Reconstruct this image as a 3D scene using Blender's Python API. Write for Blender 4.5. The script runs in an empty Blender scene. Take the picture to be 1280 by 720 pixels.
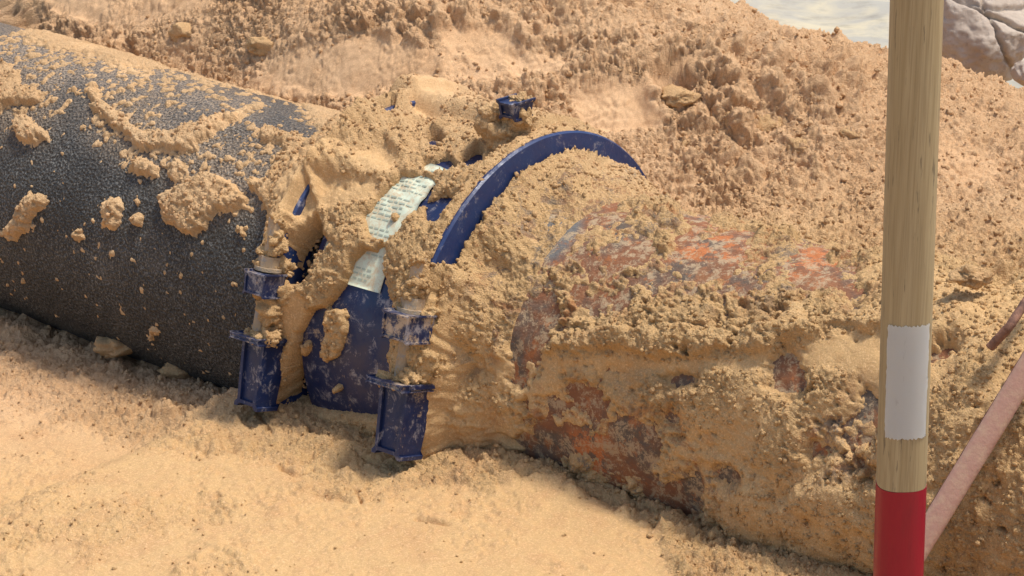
import bpy, bmesh, math, random
import numpy as np
from mathutils import Vector, Matrix

random.seed(7)
RNG = np.random.default_rng(11)
S = bpy.context.scene
COL = S.collection
R = math.radians

# ------------------------------------------------------------------ camera, world, sun, exposure
CAM = np.array([-0.058, -3.75, 1.39]); PITCH = R(19.2); FPX = 3040.0      # focal length in photo pixels (1280 wide)
cd = bpy.data.cameras.new("camera"); cam = bpy.data.objects.new("camera", cd); COL.objects.link(cam)
cam.location = CAM; cam.rotation_euler = (R(90) - PITCH, 0, 0)
cd.sensor_width = 36; cd.lens = FPX / 1280 * 36; cd.clip_start = 0.05; cd.clip_end = 2000
S.camera = cam
SUN_EL, SUN_AZ = R(70), R(92)            # azimuth measured from +Y (behind the pipe) towards +X
sun_dir = Vector((math.sin(SUN_AZ) * math.cos(SUN_EL), math.cos(SUN_AZ) * math.cos(SUN_EL), math.sin(SUN_EL)))
w = bpy.data.worlds.new("World"); S.world = w; w.use_nodes = True
nt = w.node_tree; bg = nt.nodes['Background']
sky = nt.nodes.new('ShaderNodeTexSky'); sky.sky_type = 'NISHITA'; sky.sun_disc = False
sky.sun_elevation = SUN_EL; sky.sun_rotation = SUN_AZ
sky.dust_density = 2.5; sky.air_density = 1.0
nt.links.new(sky.outputs[0], bg.inputs[0]); bg.inputs[1].default_value = 0.15
sl = bpy.data.lights.new("sun", 'SUN'); sl.energy = 2.7; sl.angle = R(8); sl.color = (1.0, 0.95, 0.87)
so = bpy.data.objects.new("sun", sl); COL.objects.link(so); so.rotation_euler = sun_dir.to_track_quat('Z', 'Y').to_euler()
S.view_settings.view_transform = 'Standard'; S.view_settings.look = 'None'
S.view_settings.exposure = 0.42; S.view_settings.gamma = 1.0

# ------------------------------------------------------------------ geometry of the place
AX = R(39.8)
A = np.array([math.cos(AX), -math.sin(AX), 0.0])        # pipe axis, towards the lower right
NF = np.array([-math.sin(AX), -math.cos(AX), 0.0])      # horizontal, towards the front
ZU = np.array([0, 0, 1.0])
RP = 0.25                                               # radius of both pipes
RING_R = 0.342
S1, S2 = -0.31, 0.0                                     # the two clamp rings

def project(P):
    d = P - CAM
    f = np.array([0, math.cos(PITCH), -math.sin(PITCH)]); u = np.array([0, math.sin(PITCH), math.cos(PITCH)])
    z = d @ f
    z = np.where(z < 0.05, 0.05, z)
    return 640 + FPX * d[..., 0] / z, 360 - FPX * (d @ u) / z
def ray(px, py):
    f = np.array([0, math.cos(PITCH), -math.sin(PITCH)]); u = np.array([0, math.sin(PITCH), math.cos(PITCH)])
    d = f + np.array([1., 0, 0]) * (px - 640) / FPX - u * (py - 360) / FPX
    return d / np.linalg.norm(d)
def on_cyl(px, py, r):
    """point of the photograph on the cylinder of radius r round the pipe axis"""
    d = ray(px, py)
    o = CAM; oq, oz = o @ NF, o[2]; dq, dz = d @ NF, d[2]
    a = dq * dq + dz * dz; b = 2 * (oq * dq + oz * dz); c = oq * oq + oz * oz - r * r
    disc = b * b - 4 * a * c
    t = (-b - math.sqrt(max(disc, 0))) / (2 * a)
    return o + d * t
def on_y(px, py, y):
    d = ray(px, py); return CAM + d * ((y - CAM[1]) / d[1])
def cyl(s, phi, r):
    return A * s + ZU * (r * math.cos(phi)) + NF * (r * math.sin(phi))

# ------------------------------------------------------------------ noise
LAT = RNG.random((64, 64, 64)).astype(np.float32)
def vnoise(x, y, z):
    xi, yi, zi = np.floor(x).astype(np.int32), np.floor(y).astype(np.int32), np.floor(z).astype(np.int32)
    fx, fy, fz = (x - xi).astype(np.float32), (y - yi).astype(np.float32), (z - zi).astype(np.float32)
    fx, fy, fz = fx*fx*(3-2*fx), fy*fy*(3-2*fy), fz*fz*(3-2*fz)
    x0, y0, z0 = xi & 63, yi & 63, zi & 63; x1, y1, z1 = (xi+1) & 63, (yi+1) & 63, (zi+1) & 63
    a = LAT[x0,y0,z0]*(1-fx)+LAT[x1,y0,z0]*fx; b = LAT[x0,y1,z0]*(1-fx)+LAT[x1,y1,z0]*fx
    c = LAT[x0,y0,z1]*(1-fx)+LAT[x1,y0,z1]*fx; d = LAT[x0,y1,z1]*(1-fx)+LAT[x1,y1,z1]*fx
    a = a*(1-fy)+b*fy; c = c*(1-fy)+d*fy
    return (a*(1-fz)+c*fz)*2-1
def fbm(P, f, n=4, off=0.0, g=0.5):
    v = 0; a = 1.0; t = 0
    for i in range(n):
        v = v + a*vnoise(*rot(P, f, i, off)); t += a
        a *= g; f *= 2.03
    return v/t
def rot(P, f, i, off):
    m = ROTS[i % 6]; x, y, z = P[..., 0]*f, P[..., 1]*f, P[..., 2]*f
    return (m[0,0]*x+m[0,1]*y+m[0,2]*z+off+i*7.3, m[1,0]*x+m[1,1]*y+m[1,2]*z+off*1.7+i*3.1, m[2,0]*x+m[2,1]*y+m[2,2]*z+off*.6+i*5.7)
def billow(P, f, n=4, off=0.0, g=0.55):
    """rounded lumps with sharp creases between them, 0..~1"""
    v = 0; a = 1.0; t = 0
    for i in range(n):
        v = v + a*np.abs(vnoise(*rot(P, f, i+1, off))); t += a; a *= g; f *= 2.07
    return v/t*2
ROTS = [np.linalg.qr(np.random.default_rng(50+i).normal(size=(3, 3)))[0] for i in range(6)]
H1, H2, H3 = (RNG.random((256, 256)).astype(np.float32) for _ in range(3))
def lumps(u, v, cell, off=0):
    """rounded lumps of uneven size, one per cell: height in cells, 0..~.6"""
    u = u/cell+off; v = v/cell+off*1.37
    ui, vi = np.floor(u).astype(np.int32), np.floor(v).astype(np.int32)
    fu, fv = (u-ui).astype(np.float32), (v-vi).astype(np.float32)
    best = np.zeros_like(fu)
    for a in (-1, 0, 1):
        for b in (-1, 0, 1):
            i, j = (ui+a) & 255, (vi+b) & 255
            r = .35+.6*H3[i, j]**1.5
            d2 = (a+H1[i, j]-fu)**2+(b+H2[i, j]-fv)**2
            best = np.maximum(best, np.sqrt(np.maximum(r*r-d2, 0))*(.6+.4*H1[j, i]))
    return best
def sstep(a, b, x):
    t = np.clip((x-a)/(b-a), 0, 1); return t*t*(3-2*t)

# ------------------------------------------------------------------ hand-drawn maps, in photograph pixels, laid on real surfaces
X0, X1, Y0, Y1, STEP = -200, 1500, -160, 900, 2
GX, GY = np.meshgrid(np.arange(X0, X1, STEP, dtype=np.float32), np.arange(Y0, Y1, STEP, dtype=np.float32))
def inside(poly):
    m = np.zeros(GX.shape, bool); n = len(poly)
    for i in range(n):
        xa, ya = poly[i]; xb, yb = poly[(i+1) % n]
        if ya == yb: continue
        m ^= ((ya > GY) != (yb > GY)) & (GX < (xb-xa)*(GY-ya)/(yb-ya)+xa)
    return m
def blur(m, sig):
    if sig <= 0: return m.astype(np.float32)
    s = sig/STEP; k = np.arange(-int(3*s)-1, int(3*s)+2); g = np.exp(-k*k/(2*s*s)); g /= g.sum()
    m = np.pad(m.astype(np.float32), len(k)//2, mode='edge')
    m = sum(g[i]*m[i:m.shape[0]-len(k)+1+i, :] for i in range(len(k)))
    return sum(g[i]*m[:, i:m.shape[1]-len(k)+1+i] for i in range(len(k)))
def paint(polys, sig, val=None):
    m = np.zeros(GX.shape, np.float32)
    for p in polys:
        v = 1.0
        if isinstance(p[0], (int, float)): v, p = p[0], p[1]
        m = np.where(inside(p), v, m)
    return blur(m, sig)
def ell(cx, cy, rx, ry, rot=0, n=14):
    c, s_ = math.cos(R(rot)), math.sin(R(rot))
    return [(cx+rx*math.cos(t)*c-ry*math.sin(t)*s_, cy+rx*math.cos(t)*s_+ry*math.sin(t)*c) for t in [2*math.pi*i/n for i in range(n)]]
def linedist(pts):
    d = np.full(GX.shape, 1e4, np.float32)
    for (xa, ya), (xb, yb) in zip(pts[:-1], pts[1:]):
        L = (xb-xa)**2+(yb-ya)**2; t = np.clip(((GX-xa)*(xb-xa)+(GY-ya)*(yb-ya))/L, 0, 1)
        d = np.minimum(d, np.hypot(GX-xa-t*(xb-xa), GY-ya-t*(yb-ya)))
    return d
def sample(m, u, v):
    x = np.clip((u-X0)/STEP, 0, m.shape[1]-1.01); y = np.clip((v-Y0)/STEP, 0, m.shape[0]-1.01)
    xi, yi = x.astype(np.int32), y.astype(np.int32); fx, fy = (x-xi).astype(np.float32), (y-yi).astype(np.float32)
    return (m[yi, xi]*(1-fx)+m[yi, xi+1]*fx)*(1-fy)+(m[yi+1, xi]*(1-fx)+m[yi+1, xi+1]*fx)*fy

# sand lying on the left pipe
LEFT_SAND = [
 [(-200,-60),(0,8),(60,22),(150,52),(250,78),(330,112),(420,142),(520,150),(520,185),(430,152),(330,122),(262,100),(228,84),(190,92),(140,86),(100,72),(60,66),(30,50),(0,36),(-200,0)],
 [(-60,70),(0,85),(20,95),(38,122),(20,137),(0,147),(-60,160)],
 [(25,165),(33,150),(42,152),(50,164),(66,168),(68,180),(45,186),(28,180)],
 [(3,298),(22,276),(42,240),(60,242),(70,256),(52,266),(40,290),(22,298)],
 [(134,252),(160,246),(162,262),(152,292),(140,286)],
 ell(181,278,8,12), ell(106,292,7,9), ell(62,215,5,5), ell(180,205,6,6), ell(200,408,5,16), ell(102,232,5,4),ell(163,342,4,4),
 [(112,118),(122,112),(130,135),(150,150),(182,176),(215,176),(252,160),(300,148),(328,134),(330,142),(300,158),(262,178),(240,202),(228,190),(200,196),(182,190),(150,165),(128,150),(118,138)],
 [(165,212),(180,206),(204,214),(206,226),(190,226),(170,218)], ell(228,219,14,10),
 [(205,252),(226,240),(240,230),(266,222),(296,236),(318,262),(312,300),(304,296),(298,268),(280,262),(262,292),(240,296),(228,286),(212,276)],
 ell(345,180,26,7,12), ell(372,186,16,9,30), [(366,120),(430,140),(450,180),(400,170)],
 ell(250,97,22,5,10), ell(40,130,16,8,0), ell(150,20,90,20,12), ell(370,225,26,30), ell(352,250,20,20), ell(330,236,14,8),
 [(378,205),(395,180),(430,160),(470,150),(520,140),(520,400),(380,430),(352,395),(350,350),(346,300),(342,270),(352,258),(366,240)],
]
LEFT_BARE = [ell(74,40,18,6), ell(72,90,30,9), ell(310,272,9,16,10)]
LEFT_DUST = [ell(190,100,160,30,14), ell(220,185,70,24,0), ell(330,215,60,48,0), ell(420,150,60,24,10), ell(30,120,50,60), ell(270,240,60,30), ell(160,160,60,40,20), ell(60,60,90,40,14)]
# blue steel showing through the sand on the coupling
BLUE_BARE = [
 [(397,268),(401,284),(388,318),(376,350),(346,356),(358,318),(376,288)], [(404,292),(406,306),(398,314),(397,303)],
 [(427,352),(438,322),(452,306),(470,318),(478,366),(492,392),(484,440),(482,530),(355,515),(358,470),(366,420),(384,390),(402,384)],
 [(450,266),(470,242),(498,214),(520,210),(540,218),(524,244),(506,258),(494,278),(474,296),(458,290)],
 [(466,306),(474,302),(472,326),(462,322)],
 [(528,244),(548,234),(578,240),(568,256),(548,272),(528,270)],
 [(534,158),(550,160),(552,172),(538,176)], [(528,194),(560,187),(572,202),(545,206),(528,204)], [(574,192),(600,174),(602,188),(584,202)],
 ell(487,147,9,4,-30), ell(506,131,5,4),
 [(600,196),(640,172),(662,160),(664,164),(642,182),(606,203)],
]
BLUE_CLUMP = [[(480,262),(488,250),(496,262),(484,276)], ell(492,236,7,4,-40), ell(472,258,5,3), [(398,386),(424,386),(426,410),(414,452),(394,458),(390,440),(398,412)], ell(413,492,6,8), ell(372,440,6,16,10)]
RUST_BARE = [
 ell(668,300,14,12), ell(800,560,26,10,30), ell(690,515,16,7,30), ell(770,470,14,6,10), ell(840,520,16,6,20), ell(720,555,10,16,0), ell(668,372,12,8,40), ell(905,340,22,7,15), ell(820,345,16,6,0), ell(1050,335,16,6,10),
 [(652,292),(672,258),(692,240),(718,250),(722,284),(706,306),(690,322),(656,314)],
 [(604,322),(640,318),(652,346),(640,358),(608,350)], [(574,440),(602,434),(606,474),(580,484)],
 [(636,412),(666,386),(690,378),(676,410),(668,440),(650,470),(620,500),(634,460)],
 ell(758,252,10,14), ell(745,232,14,5,0), [(838,322),(866,306),(900,284),(932,288),(924,320),(900,326),(852,336)],
 [(984,322),(1038,318),(1036,340),(990,348)], ell(876,258,22,6,12), ell(782,305,32,14,-20), ell(860,300,10,20,40), ell(1010,300,24,8,10),
 [(954,462),(978,440),(998,438),(1000,470),(990,494),(958,490)], ell(850,481,20,9,0), ell(900,392,8,6), ell(729,330,10,10),
 [(646,552),(684,538),(694,566),(700,590),(650,580)], [(696,478),(730,488),(752,508),(742,524),(712,502)],
 [(740,550),(784,536),(812,542),(822,570),(800,590),(770,600),(744,580)], [(800,610),(850,600),(872,622),(850,655),(806,640)], ell(752,622,12,8,30),
 ell(1092,508,9,18,20), ell(1178,437,18,10,-20), ell(1260,350,14,8), ell(1066,300,12,5), ell(792,400,8,5), ell(690,560,20,14),
 ell(770,370,12,7), ell(728,372,16,8,20), ell(1064,352,10,8), ell(940,250,14,5,20), ell(1020,560,14,8),ell(630,380,14,12),ell(905,600,14,9),
]
THICK = [                                            # (height above the pipe wall in metres, outline)
 (.040, [(560,330),(610,250),(680,196),(740,180),(830,206),(830,240),(740,232),(680,250),(636,300),(604,340),(592,420),(560,560),(520,560),(540,400)]),
 (.013, [(604,340),(640,300),(700,240),(830,226),(950,250),(1120,290),(1500,400),(1500,430),(1120,416),(1050,410),(1000,430),(930,440),(850,445),(760,440),(660,438),(612,420)]),
 (.025, [(600,428),(660,408),(760,412),(850,414),(930,408),(1000,396),(1050,384),(1130,392),(1130,420),(1050,412),(1000,432),(930,442),(850,447),(760,442),(660,440),(604,444)]),
 (.026, [(1160,400),(1320,340),(1500,500),(1400,860),(1000,860),(960,640),(1060,560),(1150,470)]),
 (.026, [(880,560),(960,600),(980,860),(860,860),(850,660),(870,610)]),
]
COUP = [[(352,340),(345,262),(370,214),(420,165),(500,118),(600,92),(680,90),(752,150),(740,168),(690,180),(645,212),(608,250),(580,292),(556,336),(548,400),(546,520),(500,560),(480,515),(340,520)]]
m_left = paint(LEFT_SAND, 5) ; m_left = m_left*(1-.9*paint(LEFT_BARE, 3))
m_dust = paint(LEFT_DUST, 16)
m_blue = paint(BLUE_BARE, 2.5)*(1-paint(BLUE_CLUMP, 3))
m_rust = paint(RUST_BARE, 8)
m_thick = paint(THICK, 9) ; m_thick = np.maximum(m_thick, paint([THICK[2]], 3))
m_coup = paint(COUP, 6); m_near = paint(RUST_BARE, 14)
m_nearblue = blur(m_blue, 16)
m_sparse = paint([[(600,280),(700,225),(830,235),(980,285),(1085,300),(1085,385),(960,380),(800,375),(690,430),(600,440)],(.75,[(600,520),(700,470),(800,500),(900,560),(900,700),(720,620)]),[(1000,520),(1090,480),(1090,600),(1010,600)]], 16)
FACETS = [[(440,200),(478,180),(502,196),(488,214),(458,222)], [(402,226),(470,222),(478,240),(430,258),(404,262)], [(362,240),(392,224),(400,262),(380,278),(364,262)],
          [(505,350),(540,360),(548,382),(520,394)], [(330,375),(382,365),(378,395),(352,440),(345,470),(330,420)], [(500,128),(590,124),(600,126),(545,150),(520,146)]]
SMOOTH_PIPE = [[(604,446),(700,448),(800,452),(940,446),(1000,430),(1060,414),(1120,420),(1120,470),(1020,456),(930,464),(850,464),(700,466),(630,486)],
          [(1090,440),(1150,470),(1140,520),(1060,500)], [(560,470),(590,500),(640,545),(600,545),(556,530)], [(640,470),(700,476),(740,530),(700,540),(660,520)]] + FACETS
m_smooth_p = paint(SMOOTH_PIPE, 5)
m_facet = paint(FACETS, 3)
LUMP_C = [(.040, [(455,160),(500,150),(520,176),(500,196),(478,180),(444,196),(430,180)]), (.034, [(396,196),(470,198),(490,218),(470,224),(404,224),(364,238),(372,212)]),
          (.050, [(500,112),(560,96),(610,100),(600,124),(500,126)]), (.022, [(300,360),(350,345),(384,360),(352,390),(345,410),(318,425)]), (.020, [(470,420),(545,395),(560,430),(545,470),(470,480)]),
          (.085, [(610,128),(636,140),(656,147),(680,138),(705,150),(690,172),(620,172)]), (.016, [(640,150),(700,150),(690,178),(640,210),(600,240),(590,220)])]
m_lump = paint(LUMP_C, 5)
CRACKS = [([(868,222),(905,238),(940,268),(985,286)],2.2), ([(845,214),(900,222),(935,213)],1.6), ([(560,400),(592,452),(586,470)],2.0), ([(620,545),(720,604),(800,634),(860,652)],3.0),
          ([(530,565),(570,560),(600,578)],1.6), ([(350,583),(368,592),(392,587)],2.0), ([(444,612),(452,628)],2.0), ([(722,78),(800,92),(840,88)],1.3), ([(840,405),(900,408),(960,402)],1.5),
          ([(700,70),(726,78),(750,72)],1.5), ([(1060,560),(1072,580),(1066,610)],2.0), ([(305,495),(340,535)],4.0), ([(380,530),(440,565),(466,578)],3.2), ([(630,592),(700,598),(740,592)],1.6), ([(520,650),(560,655)],1.5)]
m_crack = np.zeros(GX.shape, np.float32)
for pts, wd in CRACKS: m_crack = np.maximum(m_crack, np.exp(-(linedist(pts)/wd)**2))
LEDGE = None
# smooth trowelled or trodden sand on the ground
GROUND_SMOOTH = [
 [(330,66),(400,46),(480,34),(520,52),(570,60),(640,56),(664,62),(720,76),(700,92),(640,96),(560,100),(500,98),(430,116),(390,100)],
 [(540,36),(600,30),(650,40),(640,56),(560,56)], [(60,-10),(240,-20),(262,2),(210,16),(190,30),(110,34),(60,20)],
 [(704,104),(770,96),(806,100),(812,122),(834,140),(828,156),(770,160),(730,150)], ell(840,96,28,24,-10), ell(610,160,20,10),
 [(-200,470),(0,488),(60,500),(140,560),(330,580),(420,590),(540,588),(640,590),(740,620),(820,660),(850,760),(-200,900)],
 [(420,596),(560,600),(560,640),(400,640)], [(360,60),(420,90),(380,118),(310,96)],
]
m_gsm = paint(GROUND_SMOOTH, 6)
FOOT = [ell(840,98,26,24,-10)]
m_foot = paint(FOOT, 2.5)
m_foot2 = paint([[(700,104),(800,92),(806,128),(826,156),(760,164),(700,140)]], 6)
m_step = paint([[(330,52),(420,30),(545,30),(690,60),(760,62),(700,92),(560,104),(420,118),(330,90)]], 7)

# ------------------------------------------------------------------ helpers
def new_obj(name, me, mat=None, parent=None, **props):
    o = bpy.data.objects.new(name, me); COL.objects.link(o)
    if mat and me: me.materials.append(mat)
    if parent: o.parent = parent
    for k, v in props.items(): o[k] = v
    return o
def np_mesh(name, V, F, smooth=True):
    me = bpy.data.meshes.new(name); V = np.ascontiguousarray(V, np.float32); F = np.ascontiguousarray(F, np.int32)
    me.vertices.add(len(V)); me.vertices.foreach_set('co', V.ravel())
    k = F.shape[1]
    me.loops.add(F.size); me.loops.foreach_set('vertex_index', F.ravel())
    me.polygons.add(len(F)); me.polygons.foreach_set('loop_start', np.arange(0, F.size, k, dtype=np.int32))
    me.polygons.foreach_set('loop_total', np.full(len(F), k, np.int32))
    me.polygons.foreach_set('use_smooth', np.full(len(F), smooth, bool))
    me.update(calc_edges=True); return me
def grid_faces(ni, nj):
    i, j = np.meshgrid(np.arange(ni-1), np.arange(nj-1), indexing='ij'); a = (i*nj+j).ravel()
    return np.stack([a, a+1, a+nj+1, a+nj], 1)
def compact(V, F):
    u, inv = np.unique(F, return_inverse=True); return V[u], inv.reshape(F.shape)
def add_attr(me, name, vals):
    at = me.attributes.new(name, 'FLOAT', 'POINT'); at.data.foreach_set('value', np.ascontiguousarray(vals, np.float32).ravel())
def bm_obj(name, bm, mat, parent=None, smooth=False, bevel=0, **props):
    if bevel:
        bmesh.ops.bevel(bm, geom=list(bm.edges), offset=bevel, segments=2, affect='EDGES', profile=.6)
    bmesh.ops.recalc_face_normals(bm, faces=bm.faces)
    me = bpy.data.meshes.new(name); bm.to_mesh(me); bm.free()
    if smooth:
        for p in me.polygons: p.use_smooth = True
    return new_obj(name, me, mat, parent, **props)

# ------------------------------------------------------------------ materials
class N:
    def __init__(s, name):
        s.m = bpy.data.materials.new(name); s.m.use_nodes = True; s.t = s.m.node_tree; s.b = s.t.nodes['Principled BSDF']
        s.co = s.t.nodes.new('ShaderNodeTexCoord').outputs['Object']
    def n(s, typ, **kw):
        o = s.t.nodes.new('ShaderNode'+typ)
        for k, v in kw.items(): setattr(o, k, v)
        return o
    def l(s, a, b): s.t.links.new(a, b)
    def noise(s, sc, det=4, rough=.6, co=None, dist=0):
        o = s.n('TexNoise'); o.inputs['Scale'].default_value = sc; o.inputs['Detail'].default_value = det; o.inputs['Roughness'].default_value = rough
        o.inputs['Distortion'].default_value = dist; s.l(co or s.co, o.inputs['Vector']); return o.outputs['Fac']
    def voro(s, sc, co=None, feat='F1', out='Distance'):
        o = s.n('TexVoronoi', feature=feat); o.inputs['Scale'].default_value = sc; s.l(co or s.co, o.inputs['Vector']); return o.outputs[out]
    def ramp(s, f, a, b, ca=0., cb=1.):
        o = s.n('MapRange'); o.inputs[1].default_value = a; o.inputs[2].default_value = b; o.inputs[3].default_value = ca; o.inputs[4].default_value = cb
        s.l(f, o.inputs[0]); return o.outputs[0]
    def mix(s, f, a, b, mode='MIX'):
        o = s.n('Mix', data_type='RGBA', blend_type=mode)
        for k, v in ((0, f), (6, a), (7, b)):
            if hasattr(v, 'links'): s.l(v, o.inputs[k])
            else: o.inputs[k].default_value = v if k == 0 else (*v, 1)
        return o.outputs[2]
    def math(s, op, a, b=0.):
        o = s.n('Math', operation=op)
        for k, v in ((0, a), (1, b)):
            if hasattr(v, 'links'): s.l(v, o.inputs[k])
            else: o.inputs[k].default_value = v
        return o.outputs[0]
    def scale(s, v):
        o = s.n('Mapping'); o.inputs['Scale'].default_value = v; s.l(s.co, o.inputs[0]); return o.outputs[0]
    def bump(s, h, dist, strength=1.0, prev=None):
        o = s.n('Bump'); o.inputs['Distance'].default_value = dist; o.inputs['Strength'].default_value = strength; s.l(h, o.inputs['Height'])
        if prev: s.l(prev, o.inputs['Normal'])
        return o.outputs[0]
    def attr(s, name):
        o = s.n('Attribute', attribute_name=name); return o.outputs['Fac']
    def out(s, col, rough=.8, normal=None, metal=0., spec=.3):
        for k, v in (('Base Color', col), ('Roughness', rough), ('Metallic', metal), ('Specular IOR Level', spec)):
            if hasattr(v, 'links'): s.l(v, s.b.inputs[k])
            else: s.b.inputs[k].default_value = (*v, 1) if k == 'Base Color' else v
        if normal: s.l(normal, s.b.inputs['Normal'])
        return s.m

def sand_mat(name, a, b, dark, crumbattr=True, fine=1.0, front=True, stain=False):
    k = N(name)
    c = k.mix(k.ramp(k.noise(2.2, 3), .35, .65), a, b)
    sp = k.n('SeparateXYZ'); k.l(k.co, sp.inputs[0])
    yy = k.math('ADD', sp.outputs[1], k.math('MULTIPLY', k.noise(1.3, 2), .5))
    c = k.mix(k.ramp(yy, .55, 0.05), c, (.57,.365,.165)) if front else c
    c = k.mix(k.ramp(k.noise(6.5, 6, .7, dist=.6), .52, .66, 0, .4), c, tuple(x*.86 for x in dark))
    c = k.mix(k.ramp(k.noise(26, 5, .7), .45, .75, 0, .55), c, dark)
    c = k.mix(k.ramp(k.noise(420, 4, .85), .46, .66, 0, .4), c, tuple(x*.66 for x in dark))
    c = k.mix(k.ramp(k.noise(300, 4, .85), .52, .64, 0, .6), c, tuple(min(1, x*1.25) for x in b))
    if stain:
        st = k.attr('stain'); f1 = k.math('MULTIPLY', st, k.ramp(k.noise(26, 10, .85, dist=.6), .51, .555, 0, .8))
        tone = k.mix(k.ramp(k.noise(11, 5, .7), .42, .58), (.20,.165,.125), (.36,.15,.06))
        c = k.mix(f1, c, tone)
    nb = k.bump(k.noise(210, 6, .8), .0065, .7*fine)
    nb = k.bump(k.voro(360), .003, .5*fine, nb)
    if crumbattr:
        rg = k.attr('crumb')
        mxn = k.n('Mix', data_type='VECTOR'); k.l(rg, mxn.inputs[0])
        low = k.bump(k.noise(300, 6, .85), .0042, .6)
        k.l(low, mxn.inputs[4]); k.l(nb, mxn.inputs[5]); nb = mxn.outputs[1]
    return k.out(c, .95, nb, spec=.12)
M_SAND = sand_mat('sand', (.63,.39,.205), (.68,.44,.245), (.52,.29,.135))
M_SANDY = sand_mat('pipe_sand', (.61,.39,.20), (.68,.455,.245), (.49,.28,.12), stain=True)
M_CLOD = sand_mat('clod_sand', (.62,.38,.195), (.66,.42,.22), (.53,.30,.14), crumbattr=False)

def dusty(k, base, amt=.5, sc=18, lo=.5, hi=.62):
    f = k.math('MULTIPLY', k.ramp(k.noise(sc, 8, .75), lo, hi), amt)
    return k.mix(f, base, (.50,.36,.22))
# black pitted pipe coating
k = N('black_coating')
vo = k.voro(175, k.co); v2 = k.noise(260, 3, .7)
base = k.mix(k.ramp(vo, .15, .6), (.007,.009,.010), (.036,.041,.042))
base = k.mix(k.ramp(v2, .53, .60, 0, .9), base, (.24,.235,.21))
base = k.mix(k.ramp(k.noise(14, 6, .75, dist=1.), .5, .8, 0, .45), base, (.20,.18,.15))
base = k.mix(k.ramp(k.noise(7, 4), .35, .7, 0, .5), base, (.012,.014,.016))
base = k.mix(k.ramp(k.noise(420, 3, .8), .6, .72, 0, .8), base, (.50,.42,.31))
du = k.math('MULTIPLY', k.attr('dust'), k.ramp(k.noise(240, 6, .85), .42, .6))
base = k.mix(du, base, (.56,.40,.25))
M_PIPE = k.out(k.mix(k.ramp(k.noise(3.5, 5, .7), .4, .65, 0, .35), base, (.012,.014,.014)), .5, k.bump(k.math('ADD', vo, k.math('MULTIPLY', v2, .8)), .006, .9), spec=.3)
# rusty pipe
k = N('rust')
a = k.noise(9, 6, .6, dist=.5); b_ = k.noise(22, 6, .7)
c = k.mix(k.ramp(a, .42, .56), (.13,.10,.075), (.25,.105,.05))
c = k.mix(k.ramp(b_, .5, .62), c, (.29,.13,.06))
c = k.mix(k.math('MULTIPLY', k.ramp(k.attr('hot'), .1, .8), k.ramp(k.noise(30, 8, .8), .49, .53, 0, .95)), c, (.52,.17,.055))
c = k.mix(k.ramp(k.attr('grey'), .1, .7), c, (.15,.145,.135))
c = k.mix(k.ramp(k.noise(45, 9, .85, dist=.3), .50, .55, 0, .85), c, (.47,.34,.20))
c = k.mix(k.ramp(k.noise(60, 4, .8), .6, .7, 0, .5), c, (.13,.07,.045))
c = k.mix(k.ramp(k.noise(30, 7, .8), .56, .62, 0, .7), c, (.42,.15,.05))
M_RUST = k.out(c, .85, k.bump(k.noise(70, 8, .7), .008, .8), spec=.25)
# blue enamel
def blue(name, col, dust=.7, lo=.56):
    k = N(name)
    c = k.mix(k.ramp(k.noise(6, 3), .3, .7), col, tuple(x*.75 for x in col))
    c = k.mix(k.ramp(k.noise(38, 9, .8, dist=.4), lo, lo+.1, 0, dust), c, (.36,.33,.33))
    c = k.mix(k.ramp(k.noise(12, 9, .85), lo+.04, lo+.1, 0, dust), c, (.52,.38,.24))
    r = k.ramp(k.noise(30, 6, .7), .4, .65, .28, .7)
    return k.out(c, r, k.bump(k.noise(90, 5), .001, .5), spec=.5)
M_BLUE = blue('blue_enamel', (.009,.021,.078), .75, .54); M_BLUED = blue('scuffed_blue_enamel', (.012,.026,.088), .8, .5)
M_RING = blue('ring_enamel', (.014,.034,.115), .6, .56)
k = N('dusty_steel'); M_STEEL = k.out(k.mix(k.ramp(k.noise(60, 7, .8), .38, .5), (.38,.34,.29), (.52,.37,.22)), .85, k.bump(k.noise(130, 6, .8), .006, .8), metal=.0)
k = N('sticker_paper')
M_PAPER = k.out(k.mix(k.ramp(k.noise(55, 9, .85, dist=.5), .46, .58, 0, .85), (.60,.65,.49), (.54,.40,.24)), .6, k.bump(k.noise(60, 4), .001, .4))
k = N('print_ink'); M_INK = k.out((.36,.40,.31), .7)
# wood
k = N('pale_wood')
g = k.noise(1, 6, .65, co=k.scale((120, 120, 3.2)), dist=.3); g2 = k.noise(1, 3, .6, co=k.scale((520, 520, 9)))
c = k.mix(k.ramp(g, .35, .65), (.30,.225,.115), (.40,.315,.175))
c = k.mix(k.ramp(g2, .5, .62, 0, .55), c, (.24,.175,.09))
c = k.mix(k.ramp(k.noise(1, 4, .6, co=k.scale((150, 150, 16))), .62, .70, 0, .8), c, (.10,.078,.05))
c = k.mix(k.ramp(k.noise(3, 3), .4, .7, 0, .3), c, (.36,.29,.17))
M_WOOD = k.out(c, .6, k.bump(g, .0012, .6), spec=.3)
k = N('red_paint'); M_RED = k.out(k.mix(k.ramp(k.noise(1, 6, .7, co=k.scale((90, 90, 9))), .5, .75, 0, .5), (.28,.010,.022), (.20,.02,.025)), .45, k.bump(k.noise(1, 5, co=k.scale((150,150,8))), .0008, .5))
k = N('white_label'); M_WHITE = k.out(k.mix(k.ramp(k.noise(1, 8, .75, co=k.scale((60, 60, 16))), .6, .68, 0, .5), (.78,.78,.74), (.45,.43,.37)), .5, k.bump(k.noise(40, 5), .0006, .4))
k = N('dusty_pink'); M_PINK = k.out(k.mix(k.ramp(k.noise(60, 9, .8), .45, .7), (.47,.27,.20), (.55,.38,.25)), .8, k.bump(k.noise(180, 6), .0015, .5))
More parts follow.
